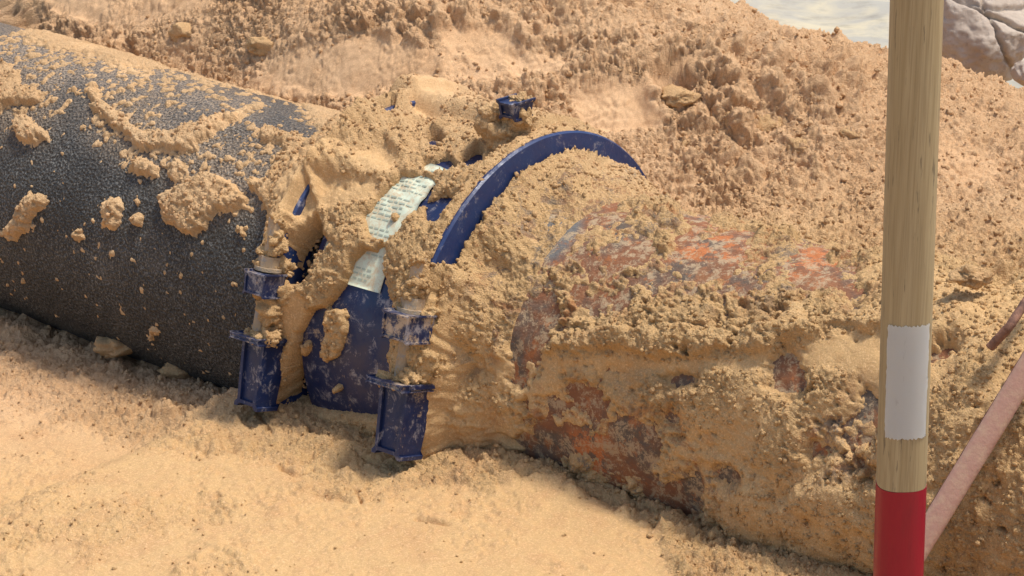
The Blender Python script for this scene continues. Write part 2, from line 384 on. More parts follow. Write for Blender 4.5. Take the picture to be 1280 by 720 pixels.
k = N('brown_iron'); M_BROWN = k.out(k.mix(k.ramp(k.noise(40, 6, .7), .4, .6), (.10,.05,.035), (.26,.13,.08)), .8, k.bump(k.noise(150, 6), .003, .6))
k = N('grey_clay')
c = k.mix(k.ramp(k.noise(9, 6, .6), .35, .65), (.44,.35,.27), (.53,.44,.345))
c = k.mix(k.ramp(k.noise(60, 6, .7), .55, .7, 0, .5), c, (.25,.20,.16))
M_CLAY = k.out(c, .9, k.bump(k.noise(45, 10, .75), .008, .8))
k = N('pale_slab')
c = k.mix(k.ramp(k.noise(5, 5, .6, dist=.6), .4, .6), (.36,.34,.28), (.50,.44,.30))
c = k.mix(k.ramp(k.noise(14, 5, .6), .5, .75, 0, .7), c, (.24,.22,.17))
M_SLAB = k.out(c, .7, k.bump(k.noise(20, 6), .006, .5))

# ------------------------------------------------------------------ ground
def axis_coords(lo, hi, step, far):
    core = np.arange(lo, hi+step, step); out = [core]; d = step; p = hi+step; r = []
    while p < far: d *= 1.22; p += d; r.append(p)
    l = []; d = step; p = lo
    while p > -far: d *= 1.22; p -= d; l.append(p)
    return np.array(l[::-1]+list(core)+r)
xs = axis_coords(-1.02, 1.10, .0024, 150); ys = axis_coords(-.68, 1.25, .0026, 150)
def macro(x, y):
    q = -(x*NF[0]+y*NF[1]); s = x*A[0]+y*A[1]
    floor = -.205 + .085*sstep(-.54, -.36, s) - .03*sstep(-.4, -1.2, q)
    berm = (.016+.010*np.sin(s*9))*np.exp(-((q+.26)/.09)**2)
    front = floor+berm
    # bank behind the pipe
    y_true = y; wy = sstep(-.75, .25, x); y = y*wy+(1-wy)*np.minimum(y, .10+np.maximum(q, -.2)*1.5)
    back = .150 + .10*sstep(.22, .75, y) + .14*sstep(.35, .95, y)*sstep(-.9, .2, x)
    ridge = .322 + (x-.5)*-.30; ridge = np.clip(ridge, .16, .43)
    back = back+.03*sstep(-.45,-.8,s)
    back = np.where(y > .2, back*(1-sstep(.2,.75,y)) + (ridge)*sstep(.2,.75,y), back)
    back = back - .05*sstep(-.2, -.9, x)*sstep(.9, .2, y)
    # falls away beyond the ridge on the right, on the left the bank goes on
    fall = sstep(.82, 1.5, y)*sstep(.25, .6, x)
    back = back*(1-fall)+(-.12)*fall
    right = sstep(.75, 1.05, s)*.05
    t = sstep(-.12, .10, q)
    back = back - .035*np.exp(-((q-.26)/.10)**2-((s-.03)/.12)**2)
    z = front*(1-t)+back*t
    y = y_true
    far = np.maximum(sstep(2.2, 7, np.hypot(x, y)), 0)
    return z*(1-far)+(-.25)*far + right*(1-far)*(1-t)
x, y = np.meshgrid(xs, ys, indexing='ij'); x = x.astype(np.float64); y = y.astype(np.float64)
z = macro(x, y)
P = np.stack([x, y, z], -1)
near = sstep(2.6, 1.5, np.hypot(x, y))
u, v = project(P)
q = -(x*NF[0]+y*NF[1]); s_ = x*A[0]+y*A[1]
big = fbm(P, 3.1, 4, 3.); mid = fbm(P, 11, 4, 9.)
inimg = near
sm = np.clip(sample(m_gsm, u, v), 0, 1)
sm = sm*(1-.9*sstep(.02,.38,fbm(P, 7, 5, 130., .6))*(v > 440)-.35*sstep(.15,.45,fbm(P, 12, 4, 140.))*(v < 440))
behind = sstep(-.05, .1, q)
z += big*.035*near*(1-.5*sm)*(.4+.6*behind) + mid*.012*near*(1-.75*sm)
z += -.052*sample(m_foot, u, v)*behind - .022*sample(m_foot2, u, v)*behind - .013*sample(m_step, u, v)*behind
z -= .012*sample(m_crack, u, v)*(near > .5)
cr = np.clip((1-sm)*(.72+.5*fbm(P, 5, 3, 21.)), 0, 1)
cr = np.where(behind > .5, np.clip(cr*1.3, 0, 1), cr*(.68+.3*sstep(-.5,-.28,q))+ .05)
core = near
P[..., 2] = z
gx_ = np.gradient(z, axis=0)/np.gradient(x, axis=0); gy_ = np.gradient(z, axis=1)/np.gradient(y, axis=1)
for _ in range(12):
    gy_ = (np.roll(gy_, 1, 1)+np.roll(gy_, -1, 1)+np.roll(gy_, 1, 0)+np.roll(gy_, -1, 0))/4; gx_ = (np.roll(gx_, 1, 1)+np.roll(gx_, -1, 1)+np.roll(gx_, 1, 0)+np.roll(gx_, -1, 0))/4
nl = np.sqrt(1+gx_**2+gy_**2); NRM = np.stack([-gx_/nl, -gy_/nl, 1/nl], -1); z0 = z.copy()
m1 = sstep(-.3, .4, fbm(P, 6, 3, 40.)); m2 = sstep(-.35, .25, fbm(P, 17, 2, 50.))
B1 = billow(P, 20, 2, 1.); B2 = billow(P, 78, 4, 4., .66)
B3 = billow(P, 38, 3, 14., .6)
wp = fbm(P, 90, 2, 5.)*.008
a3 = lumps(x+wp, y-wp, .016, 23)*.016; a4 = lumps(x-wp, y+wp, .009, 31)*.009; a5 = lumps(x+wp*.4, y-wp*.3, .006, 41)*.006
flat = sstep(.62, .88, NRM[..., 2]); a3 = a3*flat; a4 = a4*flat; a5 = a5*flat
B4 = billow(P, 165, 3, 24., .7)
z = z + core*cr*((B4-.5)*(.0065+.004*(1-flat)))
z = z + core*cr*((B1-.5)*.030*m1 + (B2-.5)*.0145*(.4+.6*m2) + a3*.5*m2 + a4*.70*(.4+.6*m1) + a5*.6 + (B3-.45)*.020*sstep(.05,.5,fbm(P,9,3,120.))*.45)
z += core*(.10+.9*cr)*(fbm(P, 300, 2, 66., .7)*.0016)
z += core*(1-cr)*(fbm(P, 22, 6, 71., .7)*.0055 + (billow(P, 70, 4, 76., .7)-.5)*.006*sstep(-.1, .3, fbm(P, 9, 3, 77.)) + np.abs(fbm(P, 60, 3, 75., .6))*.002 + a4*.35*sstep(.25, .5, fbm(P, 20, 3, 81.)))
dz = z-z0
for ax_ in (0, 1):
    P[..., ax_] += core*cr*(fbm(P, 60, 3, 90.+20*ax_, .6)*.0045)+NRM[..., ax_]*dz
z = z0+NRM[..., 2]*dz
P[..., 2] = z
me = np_mesh('sand', P.reshape(-1, 3), grid_faces(len(xs), len(ys))); add_attr(me, 'crumb', np.clip(cr*1.2+.1, 0, 1))
new_obj('ground', me, M_SAND, kind='structure')
GZ = (xs, ys, z)
def gz(px, py):
    i = np.clip(np.searchsorted(xs, px), 0, len(xs)-1); j = np.clip(np.searchsorted(ys, py), 0, len(ys)-1); return z[i, j]

# ------------------------------------------------------------------ sand caked on the pipes
ds = .0023
sv = np.arange(-1.35, 1.05, ds); ph = np.arange(R(-75), R(128), ds/.29)
SS, PH = np.meshgrid(sv, ph, indexing='ij')
def lift(s): return np.maximum(S1-.01-s, 0)*.034          # the left pipe is a little deflected in its joint
def wider(s): return .018*sstep(S1-.0, S1-.02, s)
def ring_pts(rr):
    r_ = rr+wider(SS); return SS[..., None]*A+(r_*np.cos(PH)+lift(SS))[..., None]*ZU+(r_*np.sin(PH))[..., None]*NF
P0 = ring_pts(np.where((SS > S1-.045) & (SS < S2+.008), .325, np.where(SS < 0, RP+.006, RP+.015))-wider(SS)); u, v = project(P0)
base_r = np.full(SS.shape, RP)
back = sstep(R(-24), R(-34), PH)
L = np.clip(sample(m_left, u, v), 0, 1); D = sample(m_dust, u, v)
C_ = np.clip(sample(m_coup, u, v), 0, 1); wu, wv = fbm(P0, 18, 4, 160., .65)*22, fbm(P0, 18, 4, 170., .65)*22
B = sample(m_blue, u+wu*.15, v+wv*.15)*sstep(R(-22), R(-8), PH); T = sample(m_thick, u+wu*.4, v+wv*.9); RU = sample(m_rust, u+wu, v+wv); NB = sample(m_near, u, v); SP = sample(m_sparse, u, v); SMO = np.clip(sample(m_smooth_p, u, v), 0, 1)
LU = sample(m_lump, u, v); FC = sample(m_facet, u, v)
n1 = fbm(P0, 14, 4, 2.); n2 = fbm(P0, 50, 4, 8.); n3 = fbm(P0, 140, 3, 14.)
U2, V2 = SS+n2*.004, PH*.28-n2*.004
U2, V2 = SS+n2*.008, PH*.28-n3*.005
b1 = billow(P0, 24, 2, 5.)*.016; b2 = billow(P0, 60, 3, 6., .65)*.011; b3 = lumps(U2, V2, .013, 25)*.009; b4 = billow(P0, 190, 2, 8., .7)*.0045
# left pipe
eL = (L-.46)*1.3 + n2*.55 + n3*.5 + D*.22 - .04 + n1*.08
hL = np.where(eL > 0, np.minimum(eL, .6)*.017, np.maximum(eL*.03, -.012))
hL *= np.where((PH < R(15)) & (hL > 0), .45, 1)
hL += np.where(eL > 0, sstep(0, .4, eL)*(b2*.4+b3*.5)*(.45+.55*sstep(R(5),R(25),PH))+b4*.45, 0)
# small crumbs scattered on it
fine = lumps(SS+n3*.002, PH*.25, .010, 77); sel = sstep(.35, .5, fbm(P0, 70, 2, 90.)+D*.6-.16)
hL = np.maximum(hL, np.where(fine > .25, (fine-.2)*.010*sel, -1)-.0003)
g0 = lumps(SS+n3*.002, PH*.28+n3*.002, .0072, 61)*.0072
# coupling
eC = .5-B*1.25 + n2*.22 + n3*.12
NBL = sample(m_nearblue, u, v)
hmaxC = .072 + .008*n1 + LU*.45 - .016*np.clip(NBL*2.2, 0, 1)
hC = np.where(eC > 0, .0525+(hmaxC-.0525)*sstep(0, .5, eC), .035)+np.where(eC > 0, sstep(0, .4, eC)*(1-.7*FC)*(b1*.25+b2*.45+b3*.45+b4*.7+g0*.4), 0)
hC = np.where(eC > 0, hC, .030)
# rusty pipe
eR = .50-RU*1.05-NB*.25-SP*.42 + n2*.50 + n3*.46 + n1*.18
thick = np.maximum(T, .010)*(1-.75*np.clip(NB*1.6, 0, 1))*(1-.35*SP) 
rgh = (1-.88*SMO)*(.35+.65*sstep(-.25, .25, fbm(P0, 7, 3, 150.)+sstep(430., 330., v)*.25))
eS = .55-RU*1.0-NB*.25-SP*.30+n1*.25+n2*.18
hR = np.where(eR > 0, thick*sstep(-.05, .7, eS)*sstep(-.01, .16, eR)*1.1 + .0015, np.maximum(eR*.03, -.012)) + n1*.006*sstep(0,.4,eR)
hR += np.where(eR > 0, sstep(0, .4, eR)*rgh*(b1*.2*sstep(-.1,.3,n1)+b2*.30+b3*.22+b4*.75+g0*.42), 0)
g1 = lumps(SS+n3*.003, PH*.25-n3*.003, .0085, 91); g2 = lumps(SS-n3*.003, PH*.25+n3*.002, .014, 93)
gsel = sstep(-.30, .15, fbm(P0, 45, 3, 97.)-RU*.75)
hR = np.maximum(hR, (np.maximum(g1*.0065, g2*.008)-.0022)*gsel-(1-gsel)*.004)
crk = sample(m_crack, u, v)
wC = C_ * (1-back); 
# behind the crest everything on the coupling is buried
inC = sstep(S1-.035, S1-.01, SS)*sstep(S2-.006, S2-.016, SS)
wL = SS < (S1-.01)
hleft = np.where(wL, np.maximum(hL, np.where(C_ > .3, (C_-.3)/.7*(.03+.035*sstep(-.42,-.33,SS))+ b2*.5+b3*.6+n2*.006, -1)), -1)
ringup = np.maximum(np.exp(-((SS-S1+.012)/.030)**2), np.exp(-((SS-S2+.012)/.022)**2))*sstep(.0, .3, eC)*(1-.8*FC)
hC = hC + ringup*(.026+.010*n2)*(SS < S2+.004)
hcoup = np.where((SS >= S1-.012) & (SS < S2-.010), hC, -1)
hright = np.where(SS >= S2-.010, hR, -1); hright = np.where(SS > S2-.010, hright-.0*n3, hright)
# right pipe next to the ring: bank up to just under the rim
nearring = sstep(.13, .015, SS)*(SS > -.01)
hright = np.where(SS > 0.006, np.maximum(hright, nearring*(1-np.clip(NB*1.6,0,1))*(.050+.009*sstep(R(30), R(-5), PH)+.006*n2)*(nearring > .03)+(nearring > .03)*(b2*.4+b3*.4+b4*.7+g0*.4)-.003), hright)
H = np.where(wL, hleft, np.where(SS < S2-.010, hcoup, hright))
H = np.where(back > 0, H*(1-back)+back*np.where((SS > S1-.03) & (SS < -.01), np.where(SS < -.05, .098, .080)+b2*.5+b3*.6, .004+b2*.4+.056*sstep(.16,.015,SS)*(SS > -.01)), H)
low = np.exp(-((SS-.002)/.045)**2)*sstep(R(47), R(56), PH)*sstep(R(127), R(118), PH)
H = np.where((SS > -.05) & (SS < .09) & (low > .05) & ((B < .3) | (SS > 0)), np.maximum(H, low*.100+b2*.5+b3*.5-.01+n2*.01), H)
H = np.where((SS > S1-.06) & (SS < S1+.05) & (SS < S1+.03) & (B < .3) & (C_ > .25), np.maximum(H, np.exp(-((SS-S1+.014)/.028)**2)*(.098+.008*n2)*sstep(.2,.6,C_)), H)
H = np.where((SS > S1-.10) & (SS < -.05) & (PH < R(4)), np.maximum(H, .106*sstep(R(4), R(-8), PH)*sstep(S1-.10, S1-.05, SS)+b3*.4+b4*.5), H)
H = np.where((SS > -.052) & (SS < -.005) & (B < .35) & (PH < R(66)), np.maximum(H, .052+.039*sstep(-.052, -.028, SS)+.006*n2+.004*n3+b4*.4), H)
H -= .009*crk*(H > 0)
# no sand through the rings' faces
inring = (np.abs(SS-S1) < .020) | ((SS > S2-.030) & (SS < S2+.004))
# ring 1 shows only where bared
rr = RP+H
lim = RING_R-.024+.006*sstep(R(20), R(-20), PH)+.010*n2+.004*n3
face2 = (SS >= S2+.004) & (SS < .05) & (PH < R(70)+n1*.1)
rr = np.where(face2, np.minimum(rr, lim+.0*SS), rr)
rr = np.where((SS > -.045) & (SS <= S2+.004), np.minimum(rr, RING_R+.004+.010*n2), rr)
P1 = ring_pts(rr)
F = grid_faces(len(sv), len(ph)); hv = H.ravel(); sf = SS.ravel()
keep = hv[F].max(1) > -.0045
under = np.where((sf > S1-.012) & (sf < S2-.010), .034, -.004)
keep &= (hv[F] > under[F]).any(1)
crumb = np.clip(rgh*1.0+.2, .05, 1).ravel()
Vf = P1.reshape(-1, 3)
for nm, lo, hi, lab in (('sand_crust', -9, S1-.005, 'tan sand clumps stuck on the black pitted pipe'),
                        ('sand_crust', S1-.005, S2-.003, 'thick damp sand caked over the blue pipe coupling'),
                        ('sand_crust', S2-.003, 9, 'coarse crumbly sand crust over the rusty pipe')):
    fs = sf[F].mean(1); k_ = keep & (fs >= lo) & (fs < hi)
    uu, inv = np.unique(F[k_], return_inverse=True); stn = np.clip(SP*1.2+NB*.9, 0, 1).ravel()
    me = np_mesh(nm, Vf[uu], inv.reshape(-1, 4)); add_attr(me, 'crumb', crumb[uu]); add_attr(me, 'stain', stn[uu])
    new_obj(nm, me, M_SANDY, kind='stuff', label=lab, category='sand')
CR_POS, CR_SEL = Vf, (hv > .012) & (np.abs(PH.ravel()-R(20)) < R(95))

# ------------------------------------------------------------------ pipes
def tube(name, s0, s1, r_out, r_in, mat, ds=.01, nphi=160, dr=None, bend=False):
    sv = np.linspace(s0, s1, max(2, int((s1-s0)/ds))); ph = np.linspace(0, 2*math.pi, nphi, endpoint=False)
    SSs, PP = np.meshgrid(sv, ph, indexing='ij'); rr = np.full(SSs.shape, r_out)
    q0 = SSs[..., None]*A+(rr*np.cos(PP))[..., None]*ZU+(rr*np.sin(PP))[..., None]*NF
    if dr: rr = rr+dr(q0, SSs, PP)
    o = SSs[..., None]*A+(rr*np.cos(PP))[..., None]*ZU+(rr*np.sin(PP))[..., None]*NF
    if bend: o = o+lift(SSs)[..., None]*ZU
    V = o.reshape(-1, 3); n = len(sv)
    i, j = np.meshgrid(np.arange(n-1), np.arange(nphi), indexing='ij'); a = (i*nphi+j).ravel(); b = (i*nphi+(j+1) % nphi).ravel()
    F = [np.stack([a, a+nphi, b+nphi, b], 1)]
    inner = [cyl(sv[0], p, r_in) for p in ph]+[cyl(sv[-1], p, r_in) for p in ph]
    base = len(V); V = np.vstack([V, np.array(inner)]); jj = np.arange(nphi); j2 = (jj+1) % nphi; last = (n-1)*nphi
    F.append(np.stack([jj, j2, base+j2, base+jj], 1)); F.append(np.stack([last+j2, last+jj, base+nphi+jj, base+nphi+j2], 1))
    F.append(np.stack([base+jj, base+j2, base+nphi+j2, base+nphi+jj], 1))
    me = np_mesh(name, V, np.vstack(F)); return me, V
me, V = tube('pipe', -3.2, S1+.02, RP+.018, RP-.02, M_PIPE, .008, 300, bend=True)
u, v = project(V); add_attr(me, 'dust', np.clip(sample(m_dust, u, v)*.9+.06, 0, 1))
new_obj('water_pipe', me, M_PIPE, label='black pitted iron water pipe running in from the left', category='pipe')
me, V = tube('pipe', -.12, 3.0, RP, RP-.02, M_RUST, .006, 400, dr=lambda q0, s, p: fbm(q0, 22, 4, 4.)*.004+fbm(q0, 90, 3, 6.)*.0015)
u, v = project(V)
add_attr(me, 'hot', sample(paint([[(820,330),(900,270),(945,280),(930,330)],[(970,310),(1060,310),(1040,350),(980,350)],[(850,245),(900,250),(900,270),(850,265)],[(700,540),(760,540),(760,600),(740,600)]], 8), u, v))
add_attr(me, 'grey', sample(paint([[(600,315),(655,315),(660,360),(600,360)],[(560,430),(610,430),(612,480),(570,490)],[(640,300),(690,235),(725,250),(725,290),(690,330)]], 8), u, v))
new_obj('rusty_pipe', me, M_RUST, label='old rust-red pipe half buried in sand right of the blue coupling', category='pipe')

# ------------------------------------------------------------------ coupling
coup = new_obj('pipe_coupling', None, label='deep blue steel coupling with bolted rings joining the two pipes', category='coupling')
def lathe(profile, nphi=220, ph0=0., ph1=2*math.pi):
    """closed profile of (s, r) turned round the pipe axis"""
    full = abs(ph1-ph0-2*math.pi) < 1e-6; m = len(profile)
    ph = np.linspace(ph0, ph1, nphi, endpoint=not full)
    V = np.array([cyl(s, p, r) for p in ph for (s, r) in profile]); n = len(ph); F = []
    for i in range(n if full else n-1):
        for j in range(m):
            a, b = i*m+j, i*m+(j+1) % m; c, d = ((i+1) % n)*m+(j+1) % m, ((i+1) % n)*m+j
            F.append((a, b, c, d))
    return V, np.array(F)
def smooth_by_angle(o, ang=35):
    me = o.data
    try: me.set_sharp_from_angle(angle=R(ang))
    except Exception: pass
V, F = lathe([(S1+.030,.262),(S1+.030,.288),(S1+.038,.297),(S1+.06,.300),(S1+.155,.303),(S2-.055,.300),(S2-.038,.297),(S2-.030,.288),(S2-.030,.262)])
o = new_obj('sleeve', np_mesh('sleeve', V, F), M_BLUE, coup); smooth_by_angle(o)
for sc, wd in ((S1, .030), (S2, .030)):
    V, F = lathe([(sc-wd,.258),(sc-wd,.325),(sc-wd+.006,.336),(sc-.014,RING_R-.002),(sc-.004,RING_R),(sc,RING_R-.003),(sc+.001,RING_R-.03),(sc+.0,.262)], 260)
    o = new_obj('clamp_ring', np_mesh('clamp_ring', V, F), M_RING, coup); smooth_by_angle(o)

def box_frame(c, ex, ey, ez, sx, sy, sz, taper=1.0, bev=.004):
    """box with centre c and axes ex, ey, ez"""
    bm = bmesh.new(); bmesh.ops.create_cube(bm, size=1)
    for vt in bm.verts:
        t = taper if vt.co.z < 0 else 1.0
        p = c+ex*(vt.co.x*sx*t)+ey*(vt.co.y*sy*t)+ez*(vt.co.z*sz); vt.co = Vector(p)
    if bev: bmesh.ops.bevel(bm, geom=list(bm.edges), offset=bev, segments=2, affect='EDGES')
    return bm
def rod(c0, c1, r, n=18, segs=1):
    c0, c1 = Vector(c0), Vector(c1); bm = bmesh.new()
    bmesh.ops.create_cone(bm, cap_ends=True, segments=n, radius1=r, radius2=r, depth=(c1-c0).length)
    m = Matrix.Translation((c0+c1)/2) @ (c1-c0).to_track_quat('Z', 'Y').to_matrix().to_4x4(); bm.transform(m); return bm
def packed_sand(spots, lab, seed=0.):
    Vs, Fs, off = [], [], 0
    bmi = bmesh.new(); bmesh.ops.create_icosphere(bmi, subdivisions=5, radius=1); U = np.array([v.co[:] for v in bmi.verts]); FI = np.array([[v.index for v in f.verts] for f in bmi.faces]); bmi.free()
    for cc_, rad in spots:
        Q = cc_+U*np.array(rad); k_ = min(1.3, min(rad)/.014)
        Q = Q+U*((billow(Q, 26, 2, 5.)-.5)*.014*k_+(billow(Q, 80, 3, 4.+seed, .65)-.5)*.011+fbm(Q, 220, 2, 3.)*.004)[:, None]
        Vs.append(Q); Fs.append(FI+off); off += len(U)
    me = np_mesh('sand_crust', np.vstack(Vs), np.vstack(Fs)); add_attr(me, 'crumb', np.ones(off))
    new_obj('sand_crust', me, M_SANDY, kind='stuff', label=lab, category='sand')
def lug_set(sc, g=1.0):
    """tangential bolt on the front of a ring: upper lug, lower lug, bolt"""
    c = lambda n, zz, ds=0.: A*(sc-.012+ds)+NF*n+ZU*zz
    tilt = ZU*.97+NF*-.25; tilt /= np.linalg.norm(tilt); out = np.cross(A, tilt); out = out*np.sign(out @ NF)
    # lower lug: tall channel with a scuffed top lip
    bm = box_frame(c(.350,-.036,.008), A, out, tilt, .050*g, .044*g, .108, .82, .006); bm_obj('lower_lug', bm, M_BLUE, coup)
    bm_obj('lug_plate', box_frame(c(.350,.021,.004), A, out, tilt, .062*g, .062*g, .008, 1, .002), M_BLUED, coup)
    bm = box_frame(c(.338,.112,.010), A, out, tilt, .046*g, .042*g*g, .034*g, .92, .003); bm_obj('upper_lug', bm, M_BLUED, coup)
    b = bm_obj('bolt', rod(c(.356,-.02)+tilt*.036, c(.356,-.02)+tilt*.238, .0115), M_STEEL, coup, smooth=True); smooth_by_angle(b, 50)
    bm_obj('nut', rod(c(.356,-.02)+tilt*.158, c(.356,-.02)+tilt*.176, .019, 6), M_STEEL, b)
    bm_obj('washer', rod(c(.356,-.02)+tilt*.152, c(.356,-.02)+tilt*.158, .023, 24), M_STEEL, b)
    B0 = c(.356,-.02)
    spots = [(B0+tilt*.150-NF*.020+A*.008, (.024,.024,.015)), (B0+tilt*.160-NF*.000-A*.008, (.017,.017,.007)), (B0+tilt*.085-NF*.020+A*.016, (.022,.024,.044)),
             (B0+tilt*.050-NF*.004+A*.012, (.028,.026,.014)), (B0+tilt*.046+NF*.008-A*.016, (.014,.014,.007)),
             (B0+tilt*.234+A*.001, (.0105,.0105,.009)), (B0+tilt*.200-NF*.004+A*.004, (.0115,.0115,.020)), (B0+tilt*.184-A*.004+NF*.002, (.017,.016,.006)), (B0+tilt*.120+NF*.002, (.0105,.0105,.014))]
    packed_sand(spots, 'damp sand packed round the bolt of the '+('left' if sc < -.1 else 'right')+' ring of the blue coupling', sc)
lug_set(S1); lug_set(S2, 1.16)
# lug of the second bolt on top of the right ring
bm = box_frame(cyl(-.045, R(4), .386), A, NF, ZU, .034, .040, .024, .85); bm_obj('top_lug', bm, M_BLUE, coup)
tc = cyl(-.045, R(4), .384)
packed_sand([(tc-ZU*.046-A*.022+NF*.000, (.034,.030,.034)), (tc-A*.030-ZU*.016, (.024,.022,.018)), (tc+A*.012-NF*.014-ZU*.014, (.014,.018,.014)), (tc+ZU*.014-NF*.012, (.020,.012,.006))], 'damp sand heaped round the blue bolt lug on top of the coupling', 2.)
# paper label on the sleeve
def crumple(s, p):
    w_ = max(0., min(1., (R(50)-p)/R(14)))
    return .0012*w_*(1+math.sin(s*210+p*9)*math.sin(p*34+s*60))+.0014*w_*(1+math.sin(p*61-s*120))
def patch(s0, s1, p0, p1, r, n=24, mat=None, name='patch', parent=None, jag=0.):
    vs, us = np.linspace(p0, p1, n), np.linspace(s0, s1, max(3, n//2)); V = []
    for r_ in (r, r+.0008):
        for p in vs:
            for s in us: V.append(cyl(s, p, r_+crumple(s, p)))
    V = np.array(V); m = len(us); F = grid_faces(n, m); F2 = F[:, ::-1]+n*m
    e = [(i, i+1) for i in range(m-1)]+[(i*m+m-1, (i+1)*m+m-1) for i in range(n-1)]+[((n-1)*m+i+1, (n-1)*m+i) for i in range(m-1)][::-1]+[((i+1)*m, i*m) for i in range(n-1)][::-1]
    side = np.array([(a, b, b+n*m, a+n*m) for a, b in e])
    return new_obj(name, np_mesh(name, V, np.vstack([F, F2, side]), True), mat, parent)
LB = (S1+.055, S1+.195, R(20), R(66))
lab = patch(LB[0], LB[1], LB[2], LB[3], .3035, 40, M_PAPER, 'sticker', coup)
bmv, bmf = [], []
for i in range(26):
    p = LB[3]-R(2.2)-i*R(1.62)
    if i in (3, 4, 11, 18): continue
    s = LB[0]+.008
    end = LB[1]-.008-RNG.random()*.03
    while s < end:
        wl = .004+RNG.random()*.010
        b0 = len(bmv)
        for (ss, pp) in ((s, p), (s+wl, p), (s+wl, p-R(.5)), (s, p-R(.5))): bmv.append(cyl(ss, pp, .3050+crumple(ss, pp)))
        bmf.append((b0, b0+1, b0+2, b0+3)); s += wl+.003
new_obj('print', np_mesh('print', np.array(bmv), np.array(bmf)), M_INK, lab)

# ------------------------------------------------------------------ wooden pole in the foreground
YP = -1.0
pt, pb = on_y(1146, 0, YP), on_y(1125, 650, YP)
ax = (pt-pb)/np.linalg.norm(pt-pb)
foot = pb-ax*((pb[2]+.30)/ax[2]); top = pb+ax*1.7
dist = abs((pb-CAM) @ np.array([0, math.cos(PITCH), -math.sin(PITCH)]))
PR = 30.5/FPX*dist
pole = new_obj('wooden_pole', None, label='pale round wooden pole standing in front of the buried pipe', category='pole')
pole.location = foot
def along(p): return (p-foot) @ ax
L_total = np.linalg.norm(top-foot)
def z_at(py): 
    py -= 10; p = on_y(1125+(650-py)*21/650, py, YP); return along(p)
def pole_seg(name, l0, l1, r, mat, f0=0, f1=2*math.pi, parent=pole, rad_fn=None, n=48, m=24, thick=None, jag=None):
    ex = np.array([1., 0, 0]); ex -= ax*(ex @ ax); ex /= np.linalg.norm(ex); ey = np.cross(ax, ex)
    full = abs(f1-f0-2*math.pi) < 1e-6; fs = np.linspace(f0, f1, n, endpoint=not full); ls = np.linspace(l0, l1, m); V = []
    def rr(l, f, r_):
        c, s = abs(math.cos(f)), abs(math.sin(f)); return r_*(c**2.5+s**2.5)**(-1/2.5)
    def pt_(l, f, r_): return ax*l+(ex*math.cos(f)+ey*math.sin(f))*rr(l, f, r_)
    F = []
    for l in ls:
        for f in fs: V.append(pt_(l, f, r))
    if full:
        for i in range(m-1):
            for j in range(n): F.append((i*n+j, i*n+(j+1) % n, (i+1)*n+(j+1) % n, (i+1)*n+j))
        bm = bmesh.new(); vs = [bm.verts.new(v) for v in V]
        for f in F: bm.faces.new([vs[k] for k in f])
        bm.faces.new(vs[:n][::-1]); bm.faces.new(vs[-n:])
    else:
        if jag:
            V = []
            for i, l in enumerate(ls):
                for j, f in enumerate(fs):
                    e = jag(i/(m-1), j/(n-1)); V.append(pt_(l+e[0], f+e[1], r))
        V2 = [v+0 for v in V]
        bm = bmesh.new(); vs = [bm.verts.new(v) for v in V]; 
        for i in range(m-1):
            for j in range(n-1): bm.faces.new([vs[i*n+j], vs[i*n+j+1], vs[(i+1)*n+j+1], vs[(i+1)*n+j]])
        bmesh.ops.solidify(bm, geom=list(bm.faces), thickness=.0007)
    o = bm_obj(name, bm, mat, parent, smooth=True); smooth_by_angle(o, 40); return o
zr = z_at(613)
pole_seg('shaft', zr, L_total, PR, M_WOOD, m=40)
pole_seg('red_band', 0, zr-.0005, PR+.0004, M_RED, m=20)
rnd = RNG.random(200)
def jag(a, b):
    dl = df = 0.
    if a == 0 or a == 1: dl = (rnd[int(b*40)]-.5)*.003
    if b == 1: df = -(rnd[60+int(a*30)])**2*.16 - (.22 if .80 < a < .86 else 0)
    if b == 0: df = (rnd[100+int(a*30)]-.5)*.05
    return dl, df
# the side facing the camera is -Y: angle -90 degrees (ey points to +Y)
pole_seg('sticker', z_at(547), z_at(407), PR+.0009, M_WHITE, R(-90-50), R(-90+48), n=40, m=30, jag=jag)

# ------------------------------------------------------------------ dusty pink handle and brown strip at the right edge
def sweep(name, pts, w_, h_, mat, nseg=60, wig=.0, sup=3.0, n=20, **props):
    pts = [np.array(p) for p in pts]; V = []; F = []
    t = np.linspace(0, 1, nseg); ctrl = np.array(pts); kx = np.linspace(0, 1, len(pts))
    pos = np.stack([np.interp(t, kx, ctrl[:, i]) for i in range(3)], 1)
    if len(pts) > 2:
        for _ in range(6): pos[1:-1] = (pos[:-2]+2*pos[1:-1]+pos[2:])/4
    for i in range(nseg):
        T_ = pos[min(i+1, nseg-1)]-pos[max(i-1, 0)]; T_ /= np.linalg.norm(T_)
        out = np.array([0, -.75, .65]); out -= T_*(out @ T_); out /= np.linalg.norm(out); sd = np.cross(T_, out)
        for j in range(n):
            f = 2*math.pi*j/n; c, s = math.cos(f), math.sin(f); rr = (abs(c)**sup+abs(s)**sup)**(-1/sup)
            V.append(pos[i]+sd*(c*rr*w_/2)+out*(s*rr*h_/2)+(RNG.random(3)-.5)*wig)
    for i in range(nseg-1):
        for j in range(n): F.append((i*n+j, i*n+(j+1) % n, (i+1)*n+(j+1) % n, (i+1)*n+j))
    bm = bmesh.new(); vs = [bm.verts.new(v) for v in V]
    for f in F: bm.faces.new([vs[k] for k in f])
    bm.faces.new(vs[:n][::-1]); bm.faces.new(vs[-n:])
    return bm_obj(name, bm, mat, smooth=True, **props)
p0, p1 = on_cyl(1122, 728, .375), on_cyl(1300, 436, .352)
d = (p1-p0); hd = new_obj('tool_handle', None, label='dusty pink handle leaning on the sand at the right edge', category='handle')
hd.location = p0
